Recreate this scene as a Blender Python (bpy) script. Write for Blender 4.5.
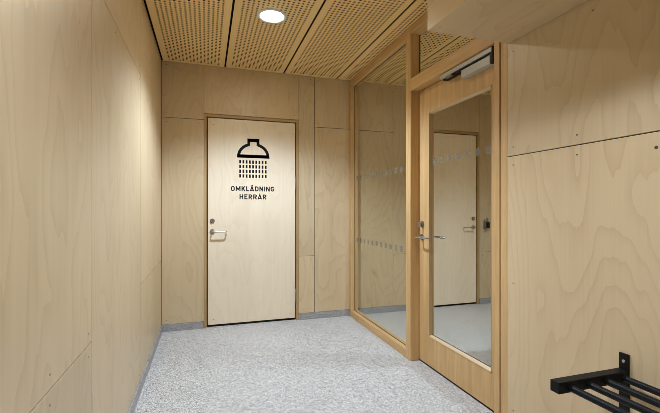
import bpy, bmesh, math, random
from mathutils import Vector, Matrix
random.seed(7)
C = bpy.context.scene.collection
for o in list(bpy.data.objects): bpy.data.objects.remove(o)

# ------------------------------------------------------------------ camera
cd = bpy.data.cameras.new('camera'); cam = bpy.data.objects.new('camera', cd); C.objects.link(cam)
cd.sensor_width = 36.0; cd.lens = 390.0 / 660 * 36; cd.shift_y = 2.34 / 660; cd.clip_start = 0.02
cam.location = (0, 0, 1.185); cam.rotation_euler = (math.pi/2, 0, -math.radians(17.6116))
bpy.context.scene.camera = cam
# ------------------------------------------------------------------ world, exposure
w = bpy.data.worlds.new('world'); bpy.context.scene.world = w; w.use_nodes = True
w.node_tree.nodes['Background'].inputs[0].default_value = (0.9, 0.95, 1, 1)
w.node_tree.nodes['Background'].inputs[1].default_value = 0.02
vs = bpy.context.scene.view_settings
vs.view_transform = 'Standard'; vs.look = 'None'; vs.gamma = 1; vs.use_curve_mapping = False
vs.exposure = 0.0
bpy.context.scene.cycles.filter_width = 0.7
LAMP_W = 121.0                       # watts of one downlight
LAMP_COL = (0.79, 1.0, 1.33)
LAMP_ANGLE = 132
# (x, y, power factor) of the downlights: corridor, then the room beyond the glass; all but the first are unseen, added for light
LAMPS = [(0.463, 2.877, 1.22), (0.463, 0.45, 0.63), (0.463, -1.7, 0.1), (3.0, 2.1, 0.68), (3.0, -0.2, 0.35)]

# ------------------------------------------------------------------ dimensions
H = 2.61; XL = -0.411; YB = 4.066; XP = 1.515; YF = -2.6; XF = 4.0
FX0, FX1, FT = -0.022, 0.940, 2.13          # frame of the changing room door
GX0, GX1 = 2.277, 3.239                     # frame of the door beyond the glass

# ------------------------------------------------------------------ helpers
def obj(name, bm, mat, parent=None, smooth=False):
    me = bpy.data.meshes.new(name)
    bmesh.ops.recalc_face_normals(bm, faces=bm.faces)
    bm.to_mesh(me); bm.free()
    if smooth:
        for p in me.polygons: p.use_smooth = True
    o = bpy.data.objects.new(name, me); C.objects.link(o)
    if mat: me.materials.append(mat)
    if parent: o.parent = parent
    return o
def empty(name, loc=(0, 0, 0)):
    o = bpy.data.objects.new(name, None); C.objects.link(o); o.location = loc; o.empty_display_size = .1
    return o
def local(o, parent):                        # parent keeps world position (parents are never rotated)
    o.parent = parent; o.matrix_parent_inverse = Matrix.Translation(-parent.location); return o
def tag(o, label=None, cat=None, group=None, kind=None):
    if label: o['label'] = label
    if cat: o['category'] = cat
    if group: o['group'] = group
    if kind: o['kind'] = kind
    return o
def box(bm, x0, x1, y0, y1, z0, z1, bev=0.0):
    vs_ = [bm.verts.new(p) for p in ((x0,y0,z0),(x1,y0,z0),(x1,y1,z0),(x0,y1,z0),(x0,y0,z1),(x1,y0,z1),(x1,y1,z1),(x0,y1,z1))]
    fs = [bm.faces.new([vs_[i] for i in q]) for q in ((0,3,2,1),(4,5,6,7),(0,1,5,4),(1,2,6,5),(2,3,7,6),(3,0,4,7))]
    if bev:
        es = list({e for f in fs for e in f.edges})
        bmesh.ops.bevel(bm, geom=es, offset=bev, segments=2, affect='EDGES', profile=.5)
    return bm
def bx(*a, bev=0.0): return box(bmesh.new(), *a, bev=bev)
def cyl(bm, p, q, r, n=20, r2=None, caps=True):
    p = Vector(p); q = Vector(q); d = (q-p); z = d.normalized()
    x = z.orthogonal().normalized(); y = z.cross(x)
    A = []; B = []
    for i in range(n):
        a = 2*math.pi*i/n; v = x*math.cos(a)+y*math.sin(a)
        A.append(bm.verts.new(p+v*r)); B.append(bm.verts.new(q+v*(r if r2 is None else r2)))
    for i in range(n):
        j = (i+1) % n; bm.faces.new((A[i],A[j],B[j],B[i]))
    if caps: bm.faces.new(A[::-1]); bm.faces.new(B)
    return bm
def tube(bm, pts, r, n=14):
    """a rounded pipe through pts"""
    pts = [Vector(p) for p in pts]; rings = []
    nrm = None
    for i, p in enumerate(pts):
        if i == 0: t = pts[1]-p
        elif i == len(pts)-1: t = p-pts[i-1]
        else: t = (pts[i+1]-p).normalized()+(p-pts[i-1]).normalized()
        t.normalize()
        if nrm is None: nrm = t.orthogonal().normalized()
        else: nrm = (nrm-t*nrm.dot(t)).normalized()
        b = t.cross(nrm)
        rings.append([bm.verts.new(p+(nrm*math.cos(2*math.pi*k/n)+b*math.sin(2*math.pi*k/n))*r) for k in range(n)])
    for a, b in zip(rings, rings[1:]):
        for k in range(n):
            j = (k+1) % n; bm.faces.new((a[k], a[j], b[j], b[k]))
    bm.faces.new(rings[0][::-1]); bm.faces.new(rings[-1])
    return bm
def round_path(pts, r, seg=5):
    pts = [Vector(p) for p in pts]; out = [pts[0]]
    for a, b, c in zip(pts, pts[1:], pts[2:]):
        u = (a-b).normalized(); v = (c-b).normalized()
        p0 = b+u*r; p1 = b+v*r
        for i in range(seg+1):
            t = i/seg; out.append(p0*(1-t)**2+b*2*t*(1-t)+p1*t*t)
    return out+[pts[-1]]

# ------------------------------------------------------------------ materials
def new_mat(name):
    m = bpy.data.materials.new(name); m.use_nodes = True
    nt = m.node_tree; b = nt.nodes['Principled BSDF']
    return m, nt, b
def N(nt, t, **k):
    n = nt.nodes.new(t)
    for a, v in k.items(): setattr(n, a, v)
    return n
def math_(nt, op, a, b=None):
    n = N(nt, 'ShaderNodeMath', operation=op)
    for i, v in enumerate((a, b)):
        if v is None: continue
        if isinstance(v, (int, float)): n.inputs[i].default_value = v
        else: nt.links.new(v, n.inputs[i])
    return n.outputs[0]
def mix(nt, fac, a, b, blend='MIX'):
    n = N(nt, 'ShaderNodeMix', data_type='RGBA', blend_type=blend)
    for i, v in ((0, fac), (6, a), (7, b)):
        if isinstance(v, (int, float)): n.inputs[i].default_value = v
        elif isinstance(v, tuple): n.inputs[i].default_value = (*v, 1)
        else: nt.links.new(v, n.inputs[i])
    return n.outputs[2]
def ramp(nt, fac, stops):
    n = N(nt, 'ShaderNodeValToRGB'); nt.links.new(fac, n.inputs[0])
    e = n.color_ramp.elements
    while len(e) < len(stops): e.new(.5)
    for i, (p, c) in enumerate(stops): e[i].position = p; e[i].color = (*c, 1)
    return n.outputs[0]
def plain(name, col, rough=.5, metal=0.0, spec=.5):
    m, nt, b = new_mat(name)
    b.inputs['Base Color'].default_value = (*col, 1); b.inputs['Roughness'].default_value = rough
    b.inputs['Metallic'].default_value = metal; b.inputs['Specular IOR Level'].default_value = spec
    n = N(nt, 'ShaderNodeTexNoise'); n.inputs['Scale'].default_value = 60; n.inputs['Detail'].default_value = 3
    c = N(nt, 'ShaderNodeTexCoord'); nt.links.new(c.outputs['Object'], n.inputs['Vector'])
    nt.links.new(math_(nt, 'ADD', math_(nt, 'MULTIPLY', n.outputs[0], .12), rough-.06), b.inputs['Roughness'])
    return m
def grain_vec(nt, axis, squash):
    """(across the grain, random sheet offset, along the grain * squash)"""
    tc = N(nt, 'ShaderNodeTexCoord'); s = N(nt, 'ShaderNodeSeparateXYZ'); nt.links.new(tc.outputs['Object'], s.inputs[0])
    oi = N(nt, 'ShaderNodeObjectInfo')
    ax = {'x': 0, 'y': 1, 'z': 2}[axis]; oth = [i for i in range(3) if i != ax]
    u = math_(nt, 'ADD', s.outputs[oth[0]], s.outputs[oth[1]])
    v = math_(nt, 'ADD', math_(nt, 'MULTIPLY', s.outputs[ax], squash), math_(nt, 'MULTIPLY', oi.outputs['Random'], 37.0))
    cv = N(nt, 'ShaderNodeCombineXYZ')
    nt.links.new(u, cv.inputs[0]); nt.links.new(math_(nt, 'MULTIPLY', oi.outputs['Random'], 91.0), cv.inputs[1]); nt.links.new(v, cv.inputs[2])
    return cv.outputs[0], u, s.outputs[ax], oi.outputs['Random']
def plywood(name, axis, light, dark, figure=.44, rough=.38, freq=125.0, fibre=.35):
    m, nt, b = new_mat(name)
    v, u, a, rnd = grain_vec(nt, axis, .28)
    n1 = N(nt, 'ShaderNodeTexNoise'); nt.links.new(v, n1.inputs['Vector'])
    n1.inputs['Scale'].default_value = 2.1; n1.inputs['Detail'].default_value = 3.0; n1.inputs['Roughness'].default_value = .42
    vj, *_ = grain_vec(nt, axis, .10)
    nj = N(nt, 'ShaderNodeTexNoise'); nt.links.new(vj, nj.inputs['Vector']); nj.inputs['Scale'].default_value = 38; nj.inputs['Detail'].default_value = 3
    warped = math_(nt, 'ADD', n1.outputs[0], math_(nt, 'MULTIPLY', nj.outputs[0], .022))
    ring = math_(nt, 'FRACT', math_(nt, 'MULTIPLY', warped, freq/6.2832))
    ring = math_(nt, 'POWER', ring, 3.5)
    v2, *_ = grain_vec(nt, axis, .02)
    n2 = N(nt, 'ShaderNodeTexNoise'); nt.links.new(v2, n2.inputs['Vector'])
    n2.inputs['Scale'].default_value = 85; n2.inputs['Detail'].default_value = 3
    v3, *_ = grain_vec(nt, axis, .15)
    n3 = N(nt, 'ShaderNodeTexNoise'); nt.links.new(v3, n3.inputs['Vector'])
    n3.inputs['Scale'].default_value = 3.0; n3.inputs['Detail'].default_value = 2
    n4 = N(nt, 'ShaderNodeTexNoise'); nt.links.new(v3, n4.inputs['Vector']); n4.inputs['Scale'].default_value = 1.7   # where the figure shows at all
    amt = math_(nt, 'MULTIPLY', math_(nt, 'MULTIPLY', ring, figure), math_(nt, 'MULTIPLY', n4.outputs[0], 1.5))
    f = math_(nt, 'ADD', amt, math_(nt, 'MULTIPLY', math_(nt, 'SUBTRACT', n2.outputs[0], .5), fibre))
    f = math_(nt, 'ADD', f, math_(nt, 'MULTIPLY', math_(nt, 'SUBTRACT', n3.outputs[0], .42), .9))
    cl = N(nt, 'ShaderNodeClamp'); nt.links.new(f, cl.inputs[0])
    col = mix(nt, cl.outputs[0], light, dark)
    tint = mix(nt, rnd, (.95, .95, .95), (1.04, 1.02, 1.0))
    col = mix(nt, 1.0, col, tint, 'MULTIPLY')
    # small dark knots / pin flecks
    vo = N(nt, 'ShaderNodeTexVoronoi'); vo.inputs['Scale'].default_value = 4.5
    vv, *_ = grain_vec(nt, axis, .45); nt.links.new(vv, vo.inputs['Vector'])
    kn = math_(nt, 'LESS_THAN', vo.outputs['Distance'], .022)
    col = mix(nt, math_(nt, 'MULTIPLY', kn, .35), col, tuple(c*.45 for c in dark))
    nt.links.new(col, b.inputs['Base Color'])
    b.inputs['Roughness'].default_value = rough; b.inputs['Specular IOR Level'].default_value = .5
    bp = N(nt, 'ShaderNodeBump'); bp.inputs['Strength'].default_value = .06; bp.inputs['Distance'].default_value = .002
    nt.links.new(n2.outputs[0], bp.inputs['Height']); nt.links.new(bp.outputs[0], b.inputs['Normal'])
    return m
def timber(name, axis, light, dark, rough=.45):
    m, nt, b = new_mat(name)
    v, u, a, rnd = grain_vec(nt, axis, .06)
    n1 = N(nt, 'ShaderNodeTexNoise'); nt.links.new(v, n1.inputs['Vector'])
    n1.inputs['Scale'].default_value = 26; n1.inputs['Detail'].default_value = 4
    n2 = N(nt, 'ShaderNodeTexNoise'); nt.links.new(v, n2.inputs['Vector'])
    n2.inputs['Scale'].default_value = 170; n2.inputs['Detail'].default_value = 2
    f = math_(nt, 'ADD', math_(nt, 'MULTIPLY', n1.outputs[0], .75), math_(nt, 'MULTIPLY', n2.outputs[0], .35))
    col = ramp(nt, f, [(.34, light), (.74, dark)])
    nt.links.new(col, b.inputs['Base Color']); b.inputs['Roughness'].default_value = rough
    b.inputs['Specular IOR Level'].default_value = .4
    return m
def terrazzo(name, base, dark, light, rough=.45):
    m, nt, b = new_mat(name)
    tc = N(nt, 'ShaderNodeTexCoord')
    def vor(scale, seed):
        mp = N(nt, 'ShaderNodeMapping'); nt.links.new(tc.outputs['Object'], mp.inputs[0]); mp.inputs['Location'].default_value = (seed, seed*.7, seed*.3)
        t = N(nt, 'ShaderNodeTexVoronoi'); t.inputs['Scale'].default_value = scale; nt.links.new(mp.outputs[0], t.inputs['Vector'])
        s = N(nt, 'ShaderNodeSeparateColor'); nt.links.new(t.outputs['Color'], s.inputs[0]); return s.outputs[0], s.outputs[1]
    a, a2 = vor(165, 0); c, c2 = vor(290, 3.1); d, d2 = vor(95, 7.7)
    col = ramp(nt, a, [(0, dark), (.24, base), (.55, base), (.8, light)])
    col2 = ramp(nt, c, [(0, tuple(x*.8 for x in dark)), (.2, base), (.8, light)])
    col = mix(nt, .5, col, col2)
    col = mix(nt, math_(nt, 'MULTIPLY', math_(nt, 'GREATER_THAN', d, .93), .45), col, dark)
    n = N(nt, 'ShaderNodeTexNoise'); n.inputs['Scale'].default_value = 1.6; n.inputs['Detail'].default_value = 3
    nt.links.new(tc.outputs['Object'], n.inputs['Vector'])
    col = mix(nt, 1.0, col, ramp(nt, n.outputs[0], [(.3, (.93, .93, .94)), (.7, (1, 1, 1))]), 'MULTIPLY')
    nt.links.new(col, b.inputs['Base Color']); b.inputs['Roughness'].default_value = rough
    return m
def glass_mat():
    m, nt, b = new_mat('clear_glass'); nt.nodes.remove(b)
    t = N(nt, 'ShaderNodeBsdfTransparent'); t.inputs[0].default_value = (.96, .965, .945, 1)
    g = N(nt, 'ShaderNodeBsdfGlossy'); g.inputs['Roughness'].default_value = .0; g.inputs[0].default_value = (.9, .95, .93, 1)
    fr = N(nt, 'ShaderNodeFresnel'); ge = N(nt, 'ShaderNodeNewGeometry')
    nt.links.new(math_(nt, 'ADD', math_(nt, 'MULTIPLY', ge.outputs['Backfacing'], 1/1.12-1.12), 1.12), fr.inputs[0])
    mx = N(nt, 'ShaderNodeMixShader'); nt.links.new(fr.outputs[0], mx.inputs[0]); nt.links.new(t.outputs[0], mx.inputs[1]); nt.links.new(g.outputs[0], mx.inputs[2])
    nt.links.new(mx.outputs[0], nt.nodes['Material Output'].inputs[0]); return m
def frost_mat():
    m, nt, b = new_mat('frosted_film'); nt.nodes.remove(b)
    t = N(nt, 'ShaderNodeBsdfTransparent'); t.inputs[0].default_value = (.84, .84, .82, 1)
    d = N(nt, 'ShaderNodeBsdfDiffuse'); d.inputs[0].default_value = (.42, .41, .36, 1)
    tr = N(nt, 'ShaderNodeBsdfTranslucent'); tr.inputs[0].default_value = (.40, .38, .33, 1)
    ad = N(nt, 'ShaderNodeMixShader'); ad.inputs[0].default_value = .5
    nt.links.new(d.outputs[0], ad.inputs[1]); nt.links.new(tr.outputs[0], ad.inputs[2])
    mx = N(nt, 'ShaderNodeMixShader'); mx.inputs[0].default_value = .24
    nt.links.new(t.outputs[0], mx.inputs[1]); nt.links.new(ad.outputs[0], mx.inputs[2])
    nt.links.new(mx.outputs[0], nt.nodes['Material Output'].inputs[0]); return m
def emit_mat(name, col, s):
    m, nt, b = new_mat(name)
    b.inputs['Base Color'].default_value = (.9, .9, .9, 1)
    b.inputs['Emission Color'].default_value = (*col, 1); b.inputs['Emission Strength'].default_value = s
    return m

PLY_L, PLY_D = (.655, .503, .298), (.46, .322, .168)
M_ply = plywood('birch_plywood', 'z', PLY_L, PLY_D)
M_ply_soffit = plywood('birch_plywood_soffit', 'y', PLY_L, PLY_D)
M_leaf = plywood('door_leaf_birch', 'z', (.92, .775, .555), (.73, .57, .37), figure=.3)
M_ceil = plywood('ceiling_birch', 'y', (.93, .66, .285), (.78, .51, .19), figure=.2, freq=60)
M_post = timber('timber_upright', 'z', (.70, .455, .205), (.52, .31, .12))
M_rail = timber('timber_rail', 'y', (.70, .455, .205), (.52, .31, .12))
M_jamb = timber('door_frame_timber', 'z', (.50, .33, .145), (.36, .225, .09))
M_head = timber('door_head_timber', 'x', (.50, .33, .145), (.36, .225, .09))
M_bead = timber('glazing_bead_timber', 'y', (.68, .52, .31), (.56, .40, .22), .35)
M_beadv = timber('glazing_bead_timber_upright', 'z', (.58, .40, .21), (.42, .28, .13), .4)
M_floor = terrazzo('speckled_floor', (.385, .37, .335), (.035, .034, .03), (.87, .84, .765))
M_base = terrazzo('speckled_skirting', (.31, .296, .28), (.10, .095, .088), (.50, .48, .455))
M_dark = plain('black_felt', (.012, .011, .010), .95, spec=.1)
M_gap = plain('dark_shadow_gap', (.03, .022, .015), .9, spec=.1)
M_black = plain('black_powder_coat', (.005, .005, .005), .5, spec=.2)
M_ink = plain('black_print', (.010, .010, .010), .8, spec=.15)
M_steel = plain('brushed_steel', (.50, .485, .46), .34, 1.0)
M_darksteel = plain('dark_steel', (.26, .235, .20), .45, .9)
M_alu = plain('silver_paint', (.46, .45, .40), .42, .1)
M_white = plain('white_trim', (.72, .72, .72), .45)
M_screw = plain('screw_head', (.10, .075, .05), .5, .4)
M_glass = glass_mat(); M_frost = frost_mat()
M_seal = plain('rubber_seal', (.02, .015, .010), .8, spec=.1)
M_lamp = emit_mat('lamp_diffuser', (1.0, .96, .84), 85.0)

# ------------------------------------------------------------------ setting: floor, walls
def struct(o, label=None, cat=None): return tag(o, label, cat, kind='structure')
T = .12
struct(obj('floor', bx(XL-T, XF+T, YF-T, YB+T, -.1, 0), M_floor))
struct(obj('ceiling', bx(XL-T, XF+T, YF-T, YB+T, H+.030, H+.13), M_dark))

PG = .0022   # half the joint between two sheets
def panel(parent, plane, pos, a0, a1, z0, z1, mat=None, th=.014, name='plywood_panel', screws=True):
    """one plywood sheet; plane 'x+' faces +X at x=pos, 'x-' faces -X, 'y-' faces -Y, 'y+' faces +Y"""
    mat = mat or M_ply
    a0 += PG; a1 -= PG; z0 += PG; z1 -= PG
    if plane == 'x+': b = bx(pos-th, pos, a0, a1, z0, z1, bev=.0008)
    if plane == 'x-': b = bx(pos, pos+th, a0, a1, z0, z1, bev=.0008)
    if plane == 'y-': b = bx(a0, a1, pos, pos+th, z0, z1, bev=.0008)
    if plane == 'y+': b = bx(a0, a1, pos-th, pos, z0, z1, bev=.0008)
    o = obj(name, b, mat, parent)
    if screws:
        sb = bmesh.new(); w_ = a1-a0; n = max(1, round(w_/.40)); 
        for i in range(n+1):
            a = a0+.045+(w_-.09)*i/n
            for z in (z0+.04, z1-.04):
                d = .0004
                if plane[0] == 'x':
                    s = 1 if plane[1] == '+' else -1
                    cyl(sb, (pos-s*.002, a, z), (pos+s*d, a, z), .0036, 10)
                else:
                    s = 1 if plane[1] == '+' else -1
                    cyl(sb, (a, pos-s*.002, z), (a, pos+s*d, z), .0036, 10)
        so = obj('screw_heads', sb, M_screw, o)
    return o

ZB = .067   # top of the skirting
wl = struct(obj('wall_left', bx(XL-T, XL-.0142, YF, YB+.0142, 0, H+.03), M_gap))
for a0, a1, z0, z1 in ((-2.6, -.75, ZB, 2.065), (-2.6, -.75, 2.065, H+.01), (-.75, .48, ZB, 1.46), (-.75, .48, 1.46, H+.01), (.48, 1.673, ZB, .685), (.48, 1.673, .685, H+.01),
                       (1.673, 2.82, ZB, 2.065), (1.673, 2.82, 2.065, H+.01), (2.82, YB, ZB, .687), (2.82, YB, .687, H+.01)):
    panel(wl, 'x+', XL, a0, a1, z0, z1)
wb_m = bmesh.new()
for x0, x1, z0, z1 in ((XL-T, FX0-.004, 0, H+.03), (FX0-.004, FX1+.004, FT+.004, H+.03), (FX1+.004, GX0-.004, 0, H+.03), (GX0-.004, GX1+.004, FT+.004, H+.03), (GX1+.004, XF+T, 0, H+.03)):
    box(wb_m, x0, x1, YB+.0142, YB+T, z0, z1)
wb = struct(obj('wall_back', wb_m, M_gap))
for a0, a1, z0, z1 in ((XL, FX0+.001, ZB, 2.07), (XL, FX0+.001, 2.07, H+.01), (FX0+.001, FX1-.006, FT+.002, H+.01),
                       (FX1+.002, 1.115, ZB, .679), (FX1-.006, 1.115, .679, H+.01) , (1.115, 1.585, ZB, 2.069), (1.115, 1.585, 2.069, H+.01),
                       (1.585, 2.053, ZB, 2.066), (1.585, 2.053, 2.066, H+.01), (2.053, GX0-.002, ZB, .661), (2.053, GX0-.002, .661, H+.01), (GX0-.002, GX1+.002, FT+.002, H+.01),
                       (GX1+.002, XF, ZB, .645), (GX1+.002, XF, .645, H+.01)):
    if (a0, a1) == (FX1-.006, 1.115): a0 = FX1+.002
    if (a0, a1) == (FX0+.001, FX1-.006): a1 = FX1+.002
    panel(wb, 'y-', YB, a0, a1, z0, z1)
YR = 1.681   # end of the right wall, next to the glazed door
wr = struct(obj('wall_right', bx(XP+.0142, XP+.15, YF, YR, 0, H+.03), M_gap))
for a0, a1, z0, z1 in ((-.36, YR, ZB, 1.459), (-.36, YR, 1.459, H+.01), (-2.6, -.36, ZB, 1.459), (-2.6, -.36, 1.459, H+.01)):
    panel(wr, 'x-', XP, a0, a1, z0, z1, screws=False)
for p in wr.children[:2]:
    sb = bmesh.new(); up = 'x' if p is wr.children[0] else 'y'
    for y, z in (((1.638, 1.412), (1.273, 1.417), (.964, 1.402), (.6, 1.41), (.2, 1.41), (1.638, .80), (1.638, .14), (1.273, .14), (.9, .14)) if up == 'x' else
                 ((1.638, 1.505), (1.273, 1.502), (.9, 1.50), (.5, 1.5), (1.638, 2.0), (1.2, 2.0), (.8, 2.0))):
        cyl(sb, (XP+.002, y, z), (XP-.0004, y, z), .0065 if y == .964 else .0038, 10)
    obj('screw_heads', sb, M_screw, p)
wf = struct(obj('wall_front', bx(XL, XP+.0142, YF-T, YF-.0142, 0, H+.03), M_gap))
panel(wf, 'y+', YF, XL, .6, ZB, H+.01); panel(wf, 'y+', YF, .6, XP, ZB, H+.01)
wx = struct(obj('wall_beyond', bx(XF+.0142, XF+T, -1.2, YB+.0142, 0, H+.03), M_gap))
panel(wx, 'x-', XF, -1.2, 1.4, ZB, H+.01); panel(wx, 'x-', XF, 1.4, YB, ZB, H+.01)
wn = struct(obj('wall_beyond_front', bx(XP+.165, XF+.0142, -1.2-T, -1.2-.0142, 0, H+.03), M_gap))
panel(wn, 'y+', -1.2, XP+.165, 2.8, ZB, H+.01); panel(wn, 'y+', -1.2, 2.8, XF, ZB, H+.01)
wr2 = panel(wr, 'x+', XP+.1645, -1.2, YR, ZB, H+.01)

# skirting
BT = .010
struct(obj('baseboard_left', bx(XL-.013, XL+BT, YF, YB, 0, ZB, bev=.001), M_base))
bb = bmesh.new()
for a0, a1 in ((XL+BT, FX0-.003), (FX1+.003, 1.524), (1.612, GX0-.003), (GX1+.003, XF)): box(bb, a0, a1, YB-BT, YB+.0135, 0, ZB, .001)
struct(obj('baseboard_back', bb, M_base))
struct(obj('baseboard_right', bx(XP-BT, XP+.0135, YF+.002, YR-.004, 0, ZB, bev=.001), M_base))

# ------------------------------------------------------------------ perforated ceiling
def perforated(x0, x1, y0, y1, pitch=.0322, r=.0090, margin=.043, th=.0006, edge=.005):
    bm = bmesh.new()
    nx = int(round((x1-x0-2*margin)/pitch)); ny = int((y1-y0-2*margin)/pitch)
    px = (x1-x0-2*margin)/nx; py = (y1-y0-2*margin)/ny
    gx = [x0+margin+px*i for i in range(nx+1)]; gy = [y0+margin+py*j for j in range(ny+1)]
    V = [[bm.verts.new((x, y, 0)) for y in gy] for x in gx]
    for i in range(nx):
        for j in range(ny):
            cx, cy = gx[i]+px/2, gy[j]+py/2
            ring = [(cx+r*math.cos(math.pi/4*k+math.pi/8), cy+r*math.sin(math.pi/4*k+math.pi/8)) for k in range(8)]
            lo = [bm.verts.new((*p, 0)) for p in ring]; hi = [bm.verts.new((*p, th)) for p in ring]
            for k in range(8): bm.faces.new((lo[k], lo[(k+1) % 8], hi[(k+1) % 8], hi[k]))
            c = [V[i+1][j], V[i+1][j+1], V[i][j+1], V[i][j]]     # -45, 45, 135, 225 degrees
            # ring k angles: 22.5, 67.5, 112.5, 157.5, 202.5, 247.5, 292.5, 337.5
            for q, (ka, kb, ca, cb) in enumerate(((7, 0, 0, 1), (1, 2, 1, 2), (3, 4, 2, 3), (5, 6, 3, 0))):
                bm.faces.new((c[ca], c[cb], lo[kb], lo[ka]))
            for ka, kb, cc in ((0, 1, 1), (2, 3, 2), (4, 5, 3), (6, 7, 0)):
                bm.faces.new((lo[ka], c[cc], lo[kb]))
    o = [bm.verts.new(p) for p in ((x0, y0, 0), (x1, y0, 0), (x1, y1, 0), (x0, y1, 0))]
    t = [bm.verts.new((p.co.x, p.co.y, edge)) for p in o]
    bm.faces.new((o[0], o[1], *[V[i][0] for i in range(nx, -1, -1)]))
    bm.faces.new((o[2], o[3], *[V[i][ny] for i in range(nx+1)]))
    bm.faces.new((o[1], o[2], *[V[nx][j] for j in range(ny, -1, -1)]))
    bm.faces.new((o[3], o[0], *[V[0][j] for j in range(ny+1)]))
    for k in range(4): bm.faces.new((o[k], o[(k+1) % 4], t[(k+1) % 4], t[k]))
    return bm
ceil = bpy.data.objects['ceiling']
edges = (XL+.004, .1807, .7771, 1.3637, 2.0, 2.6, 3.2, 3.8)
L1, L2 = 1.19, YB-.006
for i, (a, b) in enumerate(zip(edges, edges[1:])):
    a0 = a+.008+(.004 if i == 0 else 0); b0 = b-.008
    o = obj('perforated_panel', perforated(a0, b0, L1, L2), M_ceil, ceil); o.location = (0, 0, H)
    for k in (1, 2):
        if i >= 4 and k == 2: continue
        c = o.copy(); C.objects.link(c); c.parent = ceil; c.location = (0, -k*(L2-L1+.006), H)

# ------------------------------------------------------------------ boxed-in soffit above the right wall
SX, SZ, SY = 1.0265, 2.05, 1.666
sf = struct(obj('trim_1', bx(SX+.0145, XP, YF+.002, SY-.0145, SZ+.0145, H-.002), M_gap), 'plywood clad boxed soffit along the top of the right wall', 'soffit')
obj('soffit_underside', bx(SX+.001, XP-.004, .2, SY-.001, SZ, SZ+.014, bev=.0008), M_ply_soffit, sf)
obj('soffit_underside', bx(SX+.001, XP-.004, YF+.002, .196, SZ, SZ+.014, bev=.0008), M_ply_soffit, sf)
obj('soffit_side', bx(SX, SX+.014, .2, SY, SZ+.0005, H-.002, bev=.0008), M_ply_soffit, sf)
obj('soffit_side', bx(SX, SX+.014, YF+.002, .196, SZ+.0005, H-.002, bev=.0008), M_ply_soffit, sf)
obj('soffit_end', bx(SX+.0145, XP, SY-.014, SY, SZ+.0145, H-.002, bev=.0008), M_ply, sf)
sb = bmesh.new()
for x, y in ((1.49, 1.60), (1.06, 1.61), (1.49, 1.2), (1.06, 1.2)): cyl(sb, (x, y, SZ+.002), (x, y, SZ-.0004), .004, 10)
obj('screw_heads', sb, M_screw, sf)

# ------------------------------------------------------------------ glazed partition
XB = 1.600                                        # back of the frame
MY0, MY1 = 2.703, 2.774                           # mullion
PY0, PY1 = 4.010, 4.055                           # post at the back wall
win = struct(obj('window_1', bx(XP, XB, MY0, MY1, .0, H-.004, bev=.0025), M_post), 'tall fixed glazed screen of timber beside the glazed door', 'window')
win.name = 'window_1'
obj('post', bx(XP, XB, PY0, PY1, 0, H-.004, bev=.0025), M_post, win)
obj('bottom_rail', bx(XP+.0005, XB, MY1, PY0, 0, .066, bev=.0025), M_rail, win)
obj('top_rail', bx(XP+.0005, XB, MY1, PY0, H-.075, H-.004, bev=.0025), M_rail, win)
XG = 1.560
g = obj('glass_pane', bx(XG, XG+.006, MY1+.001, PY0-.001, .067, H-.076), M_glass, win)
fb = bmesh.new()
def rsq(bm, x, y, z, s, sh, rr=.008):
    vs_ = []
    for cy, cz, a0 in ((y+s-rr, z+sh-rr, 0), (y-s+rr, z+sh-rr, 90), (y-s+rr, z-sh+rr, 180), (y+s-rr, z-sh+rr, 270)):
        for k in range(4):
            a = math.radians(a0+30*k); vs_.append((x, cy+rr*math.cos(a), cz+rr*math.sin(a)))
    f = bm.faces.new([bm.verts.new(p) for p in vs_])
    r = bmesh.ops.extrude_face_region(bm, geom=[f]); bmesh.ops.translate(bm, verts=[v for v in r['geom'] if isinstance(v, bmesh.types.BMVert)], vec=(-.0004, 0, 0))
for k in range(12):
    for z in (1.515, .85): rsq(fb, XG-.0003, 2.835+.1*k, z, .021, .024)
obj('frosted_squares', fb, M_frost, g)
sl = bmesh.new()
for y0, y1, z0, z1 in ((MY1, MY1+.004, .066, H-.075), (PY0-.004, PY0, .066, H-.075), (MY1+.004, PY0-.004, .066, .070), (MY1+.004, PY0-.004, H-.079, H-.075)):
    box(sl, XG-.004, XG-.0005, y0, y1, z0, z1)
obj('dark_glazing_edge', sl, M_seal, g)
obj('cover_strip', bx(XP+.01, XP+.06, PY1, YB-.001, 0, H-.004), M_beadv, win)

# ------------------------------------------------------------------ glazed door and its frame
RY0, RY1 = 1.7385, 1.782
LY0, LY1 = 1.786, 2.699
DX = 1.590; DT = .045
d2 = struct(obj('door_2', bx(XP, XB+.04, RY0, RY1, 0, H-.004, bev=.0025), M_post), 'timber framed glass door with silver closer and lever handle', 'door')
obj('casing_strip', bx(XP+.0005, XB+.04, YR+.001, RY0-.010, 0, H-.004, bev=.0015), M_post, d2)
obj('gap_liner', bx(XP+.03, XB+.04, RY0-.010, RY0, 0, H-.004), M_seal, d2)
obj('transom_bar', bx(XP, XB+.03, RY1, MY0, 2.103, 2.196, bev=.0025), M_rail, d2)
obj('head_rail', bx(XP+.0005, XB+.03, RY1, MY0, H-.06, H-.004, bev=.0025), M_rail, d2)
obj('transom_pane', bx(1.600, 1.606, RY1+.001, MY0-.001, 2.197, H-.061), M_glass, d2)
ts = bmesh.new(); box(ts, 1.594, 1.5995, MY0-.005, MY0, 2.197, H-.061); box(ts, 1.594, 1.5995, RY1, RY1+.005, 2.197, H-.061)
obj('transom_seal', ts, M_seal, d2)
GY0, GY1, GZ0, GZ1 = 1.884, 2.560, .228, 1.908
LZ0, LZ1 = .012, 2.098
leaf = obj('door_leaf', bx(DX, DX+DT, GY1, LY1, LZ0, LZ1, bev=.002), M_post, d2)          # lock stile
obj('hinge_stile', bx(DX, DX+DT, LY0, GY0, LZ0, LZ1, bev=.002), M_post, leaf)
obj('kick_rail', bx(DX+.0003, DX+DT, GY0, GY1, LZ0, GZ0, bev=.002), M_post, leaf)
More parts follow.
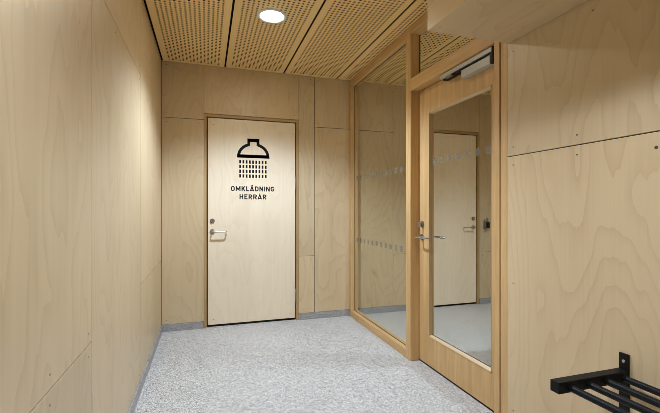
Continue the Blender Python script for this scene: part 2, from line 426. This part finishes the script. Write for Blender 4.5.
obj('top_rail', bx(DX+.0003, DX+DT, GY0, GY1, GZ1, LZ1, bev=.002), M_post, leaf)
def wedge(bm, pts0, d):       # prism of profile pts0 swept by d
    A = [bm.verts.new(p) for p in pts0]; B = [bm.verts.new(Vector(p)+Vector(d)) for p in pts0]
    bm.faces.new(A[::-1]); bm.faces.new(B)
    for i in range(len(A)): j = (i+1) % len(A); bm.faces.new((A[i], A[j], B[j], B[i]))
    return bm
DG = DX+.020
bw = .016
bd = bmesh.new()
wedge(bd, [(DX-.003, GY0, GZ0), (DG-.001, GY0, GZ0), (DG-.001, GY0, GZ0+bw), (DX-.003, GY0, GZ0+.005)], (0, GY1-GY0, 0))
wedge(bd, [(DX-.003, GY0, GZ1), (DG-.001, GY0, GZ1), (DG-.001, GY0, GZ1-bw), (DX-.003, GY0, GZ1-.005)], (0, GY1-GY0, 0))
obj('glazing_bead', bd, M_bead, leaf)
bd = bmesh.new()
wedge(bd, [(DX-.003, GY0, GZ0), (DG-.001, GY0, GZ0), (DG-.001, GY0+bw*.6, GZ0), (DX-.003, GY0+.005, GZ0)], (0, 0, GZ1-GZ0))
wedge(bd, [(DX-.003, GY1, GZ0), (DG-.001, GY1, GZ0), (DG-.001, GY1-bw*.6, GZ0), (DX-.003, GY1-.005, GZ0)], (0, 0, GZ1-GZ0))
obj('glazing_bead', bd, M_beadv, leaf)
g2 = obj('glass_pane', bx(DG, DG+.006, GY0+.001, GY1-.001, GZ0+.001, GZ1-.001), M_glass, leaf)
fb = bmesh.new()
for k in range(7): rsq(fb, DG-.0003, 1.935+.0975*k, 1.538, .021, .023)
obj('frosted_squares', fb, M_frost, leaf)
sl = bmesh.new()
box(sl, DG-.0009, DG-.0002, GY1-.014, GY1-bw*.6, GZ0+bw, GZ1-bw); box(sl, DG-.0009, DG-.0002, GY0, GY1, GZ0+bw, GZ0+bw+.004)  # tall strip paints the reveal's shade by the lock stile; low strip is seal
obj('dark_glazing_edge', sl, M_seal, leaf)
obj('drop_seal', bx(DX+.002, DX+DT-.002, LY0+.002, LY1-.002, .001, LZ0+.001), M_seal, d2)
obj('edge_seal', bx(DX+.006, DX+.012, LY1, MY0-.0002, LZ0, LZ1), M_seal, d2)
# lever sets (a lever runs from its spindle along dirv, both on a face with normal nrm)
def lever_set(parent, p, nrm, dirv, lock_dz=.105, thumb=False, proj=.066):
    p = Vector(p); n = Vector(nrm); d = Vector(dirv)
    h = obj('lever_handle', cyl(bmesh.new(), p, p+n*.009, .0255, 28, r2=.024), M_steel, parent, False)
    b = bmesh.new(); tube(b, round_path([p+n*.008, p+n*proj, p+n*proj+d*.135, p+n*(proj-.045)+d*.138], .016), .0068, 14)
    obj('lever', b, M_steel, h, True)
    q = p+Vector((0, 0, lock_dz))
    c = obj('lock_cylinder', cyl(bmesh.new(), q, q+n*.012, .024, 28, r2=.021), M_darksteel, parent)
    b = bmesh.new(); cyl(b, q+n*.0115, q+n*.016, .0135, 20); obj('cylinder_plug', b, M_steel, c)
    b = bmesh.new()
    if thumb:
        s = d*.006+Vector((0, 0, .0)); box(b, *(sorted((q.x+n.x*.015, q.x+n.x*.036))), q.y-.006, q.y+.006, q.z-.024, q.z+.018, bev=.003); obj('thumb_turn', b, M_steel, c)
    else:
        e = q+n*.0161; cyl(b, e-Vector((0, 0, .006)), e+Vector((0, 0, .006)), .0012, 8); obj('key_slot', b, M_ink, c)
    return h
lever_set(leaf, (DX, 2.648, .968), (-1, 0, 0), (0, -1, 0), .10, thumb=True)
lever_set(leaf, (DX+DT, 2.648, .968), (1, 0, 0), (0, -1, 0), .10)
# closer on the leaf, slide rail below the transom bar
cl = obj('door_closer', bx(1.540, DX, 1.838, 2.108, 2.012, 2.064, bev=.004), M_alu, leaf)
obj('end_cap', bx(1.534, DX-.001, 1.812, 1.838, 2.010, 2.10, bev=.002), M_black, cl)
obj('slide_rail', bx(1.528, 1.552, 1.816, 2.325, 2.073, 2.098, bev=.002), M_alu, cl)
obj('rail_shade_plate', bx(1.552, DX-.0005, 1.82, 2.32, 2.066, 2.1025), M_black, cl)  # black sheet standing in for the shadow lines above and below the rail
obj('guide_block', bx(1.530, 1.550, 2.20, 2.262, 2.060, 2.0735, bev=.002), M_darksteel, cl)
b = bmesh.new(); box(b, 1.535, 1.549, 1.83, 2.235, 2.0655, 2.0725, .001); obj('closer_arm', b, M_black, cl)

# ------------------------------------------------------------------ plywood doors in the back wall
def ply_door(name, x0, x1, hand, label):
    """hand=+1: lever at the left edge, hinges right"""
    y = YB; fw = .026; LR = .014          # frame face, recess of the leaf
    fr = bx(x0, x0+fw, y-.004, y+.10, 0, FT, bev=.0015)
    d = struct(obj(name, fr, M_jamb), label, 'door')
    obj('jamb', bx(x1-fw, x1, y-.004, y+.10, 0, FT, bev=.0015), M_jamb, d)
    obj('frame_head', bx(x0+fw, x1-fw, y-.0038, y+.10, FT-fw, FT, bev=.0015), M_head, d)
    lx0, lx1 = x0+fw+.011, x1-fw-.010
    st = bmesh.new()
    box(st, x0+fw, x0+fw+.022, y+.057, y+.099, 0, FT-fw); box(st, x1-fw-.022, x1-fw, y+.057, y+.099, 0, FT-fw); box(st, x0+fw+.022, x1-fw-.022, y+.057, y+.099, FT-fw-.013, FT-fw)
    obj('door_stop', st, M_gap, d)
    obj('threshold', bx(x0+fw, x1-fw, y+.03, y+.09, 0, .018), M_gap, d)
    lf = obj('door_leaf', bx(lx0, lx1, y+LR, y+LR+.042, .024, FT-fw-.008, bev=.0012), M_leaf, d)
    hx = lx0+.043 if hand > 0 else lx1-.043
    lever_set(lf, (hx, y+LR, .957), (0, -1, 0), (hand, 0, 0), .107)
    xh = lx1-.002 if hand > 0 else lx0-.013
    for z in (.256, 1.46):
        hb = bx(xh, xh+.015, y+.0, y+LR+.001, z-.076, z+.076, bev=.002)
        hi = obj('hinge', hb, M_darksteel, d)
        k = bmesh.new(); cyl(k, (xh+.0075, y-.001, z-.074), (xh+.0075, y-.001, z+.074), .0062, 12); obj('hinge_knuckle', k, M_darksteel, hi, True)
    sb = bmesh.new()
    for x, z in ((lx0+.055, .075), (lx1-.055, .075), (lx0+.055, 2.03), (lx1-.055, 2.03)): cyl(sb, (x, y+LR+.001, z), (x, y+LR-.0004, z), .0036, 10)
    obj('screw_heads', sb, M_screw, lf)
    return d, lf
d1, lf1 = ply_door('door_1', FX0, FX1, 1, 'birch plywood door with a black shower pictogram and lettering')
d3, lf3 = ply_door('door_3', GX0, GX1, -1, 'plain plywood door seen through the glazed door')

# pictogram and lettering printed on the leaf
YS = YB+.014-.0006
def slab(bm, poly, y=YS, t=.0006):
    A = [bm.verts.new((x, y, z)) for x, z in poly]; B = [bm.verts.new((x, y+t, z)) for x, z in poly]
    bm.faces.new(A); bm.faces.new(B[::-1])
    for i in range(len(A)): j = (i+1) % len(A); bm.faces.new((A[i], B[i], B[j], A[j]))
def stroke(bm, pts, wd, closed=False):
    n = len(pts); P = [Vector(p) for p in pts]; L = []; R = []
    for i in range(n):
        a = P[i-1] if (i or closed) else None; c = P[(i+1) % n] if (i < n-1 or closed) else None
        d0 = (P[i]-a).normalized() if a is not None else None; d1_ = (c-P[i]).normalized() if c is not None else None
        if d0 is None: d0 = d1_
        if d1_ is None: d1_ = d0
        n0 = Vector((-d0.y, d0.x)); n1 = Vector((-d1_.y, d1_.x)); m = (n0+n1)
        m = m.normalized() if m.length > 1e-6 else n0
        k = wd/2/max(.35, m.dot(n0)); L.append(P[i]+m*k); R.append(P[i]-m*k)
    for i in range(n if closed else n-1):
        j = (i+1) % n; slab(bm, [tuple(L[i]), tuple(L[j]), tuple(R[j]), tuple(R[i])])
pic = bmesh.new()
xc = .465; zb = 1.724; wS = .029
arc = []
for k in range(11):
    a = math.radians(4+52*k/10); arc.append((.150*math.cos(a)*1.0, .132*math.sin(a)*1.0))
# dome: from the base up to the neck
right = [(.150, 0.0)] + [(.150*math.cos(math.radians(a)), .128*math.sin(math.radians(a))) for a in range(12, 66, 9)] + [(.047, .122), (.047, .170)]
outline = [(xc+x, zb+z) for x, z in right] + [(xc-x, zb+z) for x, z in reversed(right)]
stroke(pic, outline, wS, closed=True)
slab(pic, [(xc-.164, zb-.015), (xc+.164, zb-.015), (xc+.164, zb+.019), (xc-.164, zb+.019)])
slab(pic, [(xc-.059, zb+.150), (xc+.059, zb+.150), (xc+.059, zb+.182), (xc-.059, zb+.182)])
for i in range(9):
    for j in range(4):
        x = .331+.0326*i; z = 1.684-.0483*j
        slab(pic, [(x-.0088, z-.034), (x+.0088, z-.034), (x+.0088, z), (x-.0088, z)])
obj('shower_pictogram', pic, M_ink, lf1)
def arcp(cx, cy, rx, ry, a0, a1, n=6): return [(cx+rx*math.cos(math.radians(a0+(a1-a0)*k/n)), cy+ry*math.sin(math.radians(a0+(a1-a0)*k/n))) for k in range(n+1)]
# glyphs in a box of height 1, monoline, s = half stroke inset
s = .104
def GL(ch):
    if ch == 'O': return .66, [(arcp(.33, 1-s-.24, .24, .24, 0, 180)+arcp(.33, s+.24, .24, .24, 180, 360), True)]
    if ch == 'M': return .86, [([(s, 0), (s, 1)], False), ([(.86-s, 0), (.86-s, 1)], False), ([(s, .93), (.43, .28), (.86-s, .93)], False)]
    if ch == 'K': return .66, [([(s, 0), (s, 1)], False), ([(.60, 1), (s+.04, .42)], False), ([(.27, .60), (.62, 0)], False)]
    if ch == 'L': return .52, [([(s, 1), (s, s), (.52, s)], False)]
    if ch in 'AÄ':
        g = [([(.05, 0), (.35, .97), (.65, 0)], False), ([(.17, .22), (.53, .22)], False)]
        if ch == 'Ä': g += [([(.13, 1.20), (.27, 1.20)], False), ([(.39, 1.20), (.53, 1.20)], False)]
        return .70, g
    if ch == 'D': return .66, [([(s, s), (s, 1-s)]+arcp(.33, 1-s-.24, .25, .24, 90, 0, 4)+arcp(.33, s+.24, .25, .24, 0, -90, 4), True)]
    if ch == 'N': return .70, [([(s, 0), (s, 1)], False), ([(.70-s, 0), (.70-s, 1)], False), ([(s, .97), (.70-s, .03)], False)]
    if ch == 'I': return .17, [([(s, 0), (s, 1)], False)]
    if ch == 'G': return .66, [(arcp(.33, 1-s-.24, .24, .24, 15, 180, 7)+arcp(.33, s+.24, .24, .24, 180, 360, 8)+[(.57, .48), (.34, .48)], False)]
    if ch == 'H': return .66, [([(s, 0), (s, 1)], False), ([(.66-s, 0), (.66-s, 1)], False), ([(s, .5), (.66-s, .5)], False)]
    if ch == 'E': return .56, [([(.56, 1-s), (s, 1-s), (s, s), (.56, s)], False), ([(s, .5), (.50, .5)], False)]
    if ch == 'R': return .64, [([(s, 0), (s, 1-s)]+arcp(.34, 1-s-.21, .22, .21, 90, -90, 7)+[(s, 1-s-.42)], False), ([(.32, .46), (.58, 0)], False)]
def lettering(text, x0, x1, z0, hgt):
    sp = .16; tot = sum(GL(c)[0] for c in text)+sp*(len(text)-1); k = (x1-x0)/tot; x = x0; bm = bmesh.new()
    for c in text:
        wd, st = GL(c)
        for pts, cl_ in st: stroke(bm, [(x+px*k, z0+pz*hgt) for px, pz in pts], 2*s*min(k, hgt)*1.02, cl_)
        x += (wd+sp)*k
    return bm
obj('lettering', lettering('OMKLÄDNING', .239, .681, 1.366, .051), M_ink, lf1)
obj('lettering', lettering('HERRAR', .324, .598, 1.283, .051), M_ink, lf1)

# ------------------------------------------------------------------ downlights
def downlight(x, y, k, label):
    t = tag(empty('ceiling_downlight', (x, y, H)), label, 'ceiling light', 'recessed ceiling downlights')
    n = 40; b = bmesh.new()
    prof = [(.080, -.0005), (.082, -.004), (.098, -.007), (.110, -.004), (.111, 0.0)]
    rings = [[b.verts.new((r*math.cos(2*math.pi*i/n), r*math.sin(2*math.pi*i/n), z)) for i in range(n)] for r, z in prof]
    for a, c in zip(rings, rings[1:]):
        for i in range(n): j = (i+1) % n; b.faces.new((a[i], a[j], c[j], c[i]))
    obj('trim_ring', b, M_white, t, True)
    b = bmesh.new(); cyl(b, (0, 0, -.0035), (0, 0, -.0005), .0805, n); obj('diffuser', b, M_lamp, t)
    ld = bpy.data.lights.new('downlight_beam', 'SPOT'); ld.energy = LAMP_W*k; ld.color = LAMP_COL
    ld.spot_size = math.radians(LAMP_ANGLE); ld.spot_blend = .62; ld.shadow_soft_size = .06
    lo = bpy.data.objects.new('downlight_beam', ld); C.objects.link(lo); lo.parent = t; lo.location = (0, 0, -.07)
    return t
LL = ['round recessed downlight glowing in the perforated ceiling before the pictogram door', 'unseen round recessed downlight added to light the near end of the corridor', 'unseen round recessed downlight added to light the far back of the corridor, behind the viewer',
      'unseen round recessed downlight added beyond the glass in front of the plain door', 'unseen round recessed downlight added beyond the glass behind the right wall']
for (x, y, k), l in zip(LAMPS, LL): downlight(x, y, k, l)

# ------------------------------------------------------------------ black rack on the right wall
RX, RY = XP, 1.0725
rk = tag(empty('shelf_rack', (XP, .5, .4)), 'black steel tube shelf rack bracketed to the plywood wall at lower right', 'rack')
def rpart(name, bm, mat, smooth=False): return local(obj(name, bm, mat, None, smooth), rk)
for y in (RY, -.10):
    a = rpart('wall_bracket', bx(XP-.007, XP, y-.0185, y+.0185, .36, .637, bev=.0015), M_black)
    for z in (.607, .40):
        b = bmesh.new(); cyl(b, (XP-.0065, y, z), (XP-.0095, y, z), .0068, 16, r2=.005)
        so = obj('screw', b, M_steel, a)
    rpart('arm', bx(1.172, XP-.007, y-.0185, y+.0185, .537, .577, bev=.002), M_black)
for x in (1.226, 1.312, 1.398, 1.484):
    b = bmesh.new(); cyl(b, (x, -.083, .553), (x, RY-.017, .553), .0122, 18)
    rpart('tube', b, M_black, False)

# ------------------------------------------------------------------ key box on the wall beyond the glass
kx0, kx1 = 3.302, 3.364
kb = tag(empty('key_box', (3.333, YB, .93)), 'small dark key box on the plywood wall beside the plain door beyond the glass', 'key box')
def kpart(name, bm, mat, smooth=False): return local(obj(name, bm, mat, None, smooth), kb)
kpart('body', bx(kx0, kx1, YB-.045, YB, .930, 1.025, bev=.006), M_darksteel)
kpart('cover', bx(kx0+.006, kx1-.006, YB-.050, YB-.044, .950, 1.018, bev=.003), M_black)
b = bmesh.new(); tube(b, round_path([(kx0+.012, YB-.022, 1.02), (kx0+.012, YB-.022, 1.07), (kx1-.012, YB-.022, 1.07), (kx1-.012, YB-.022, 1.02)], .018), .006)
kpart('shackle', b, M_steel, True)
kpart('front_plate', bx(kx0+.010, kx1-.010, YB-.051, YB-.043, .934, .948, bev=.002), M_steel)
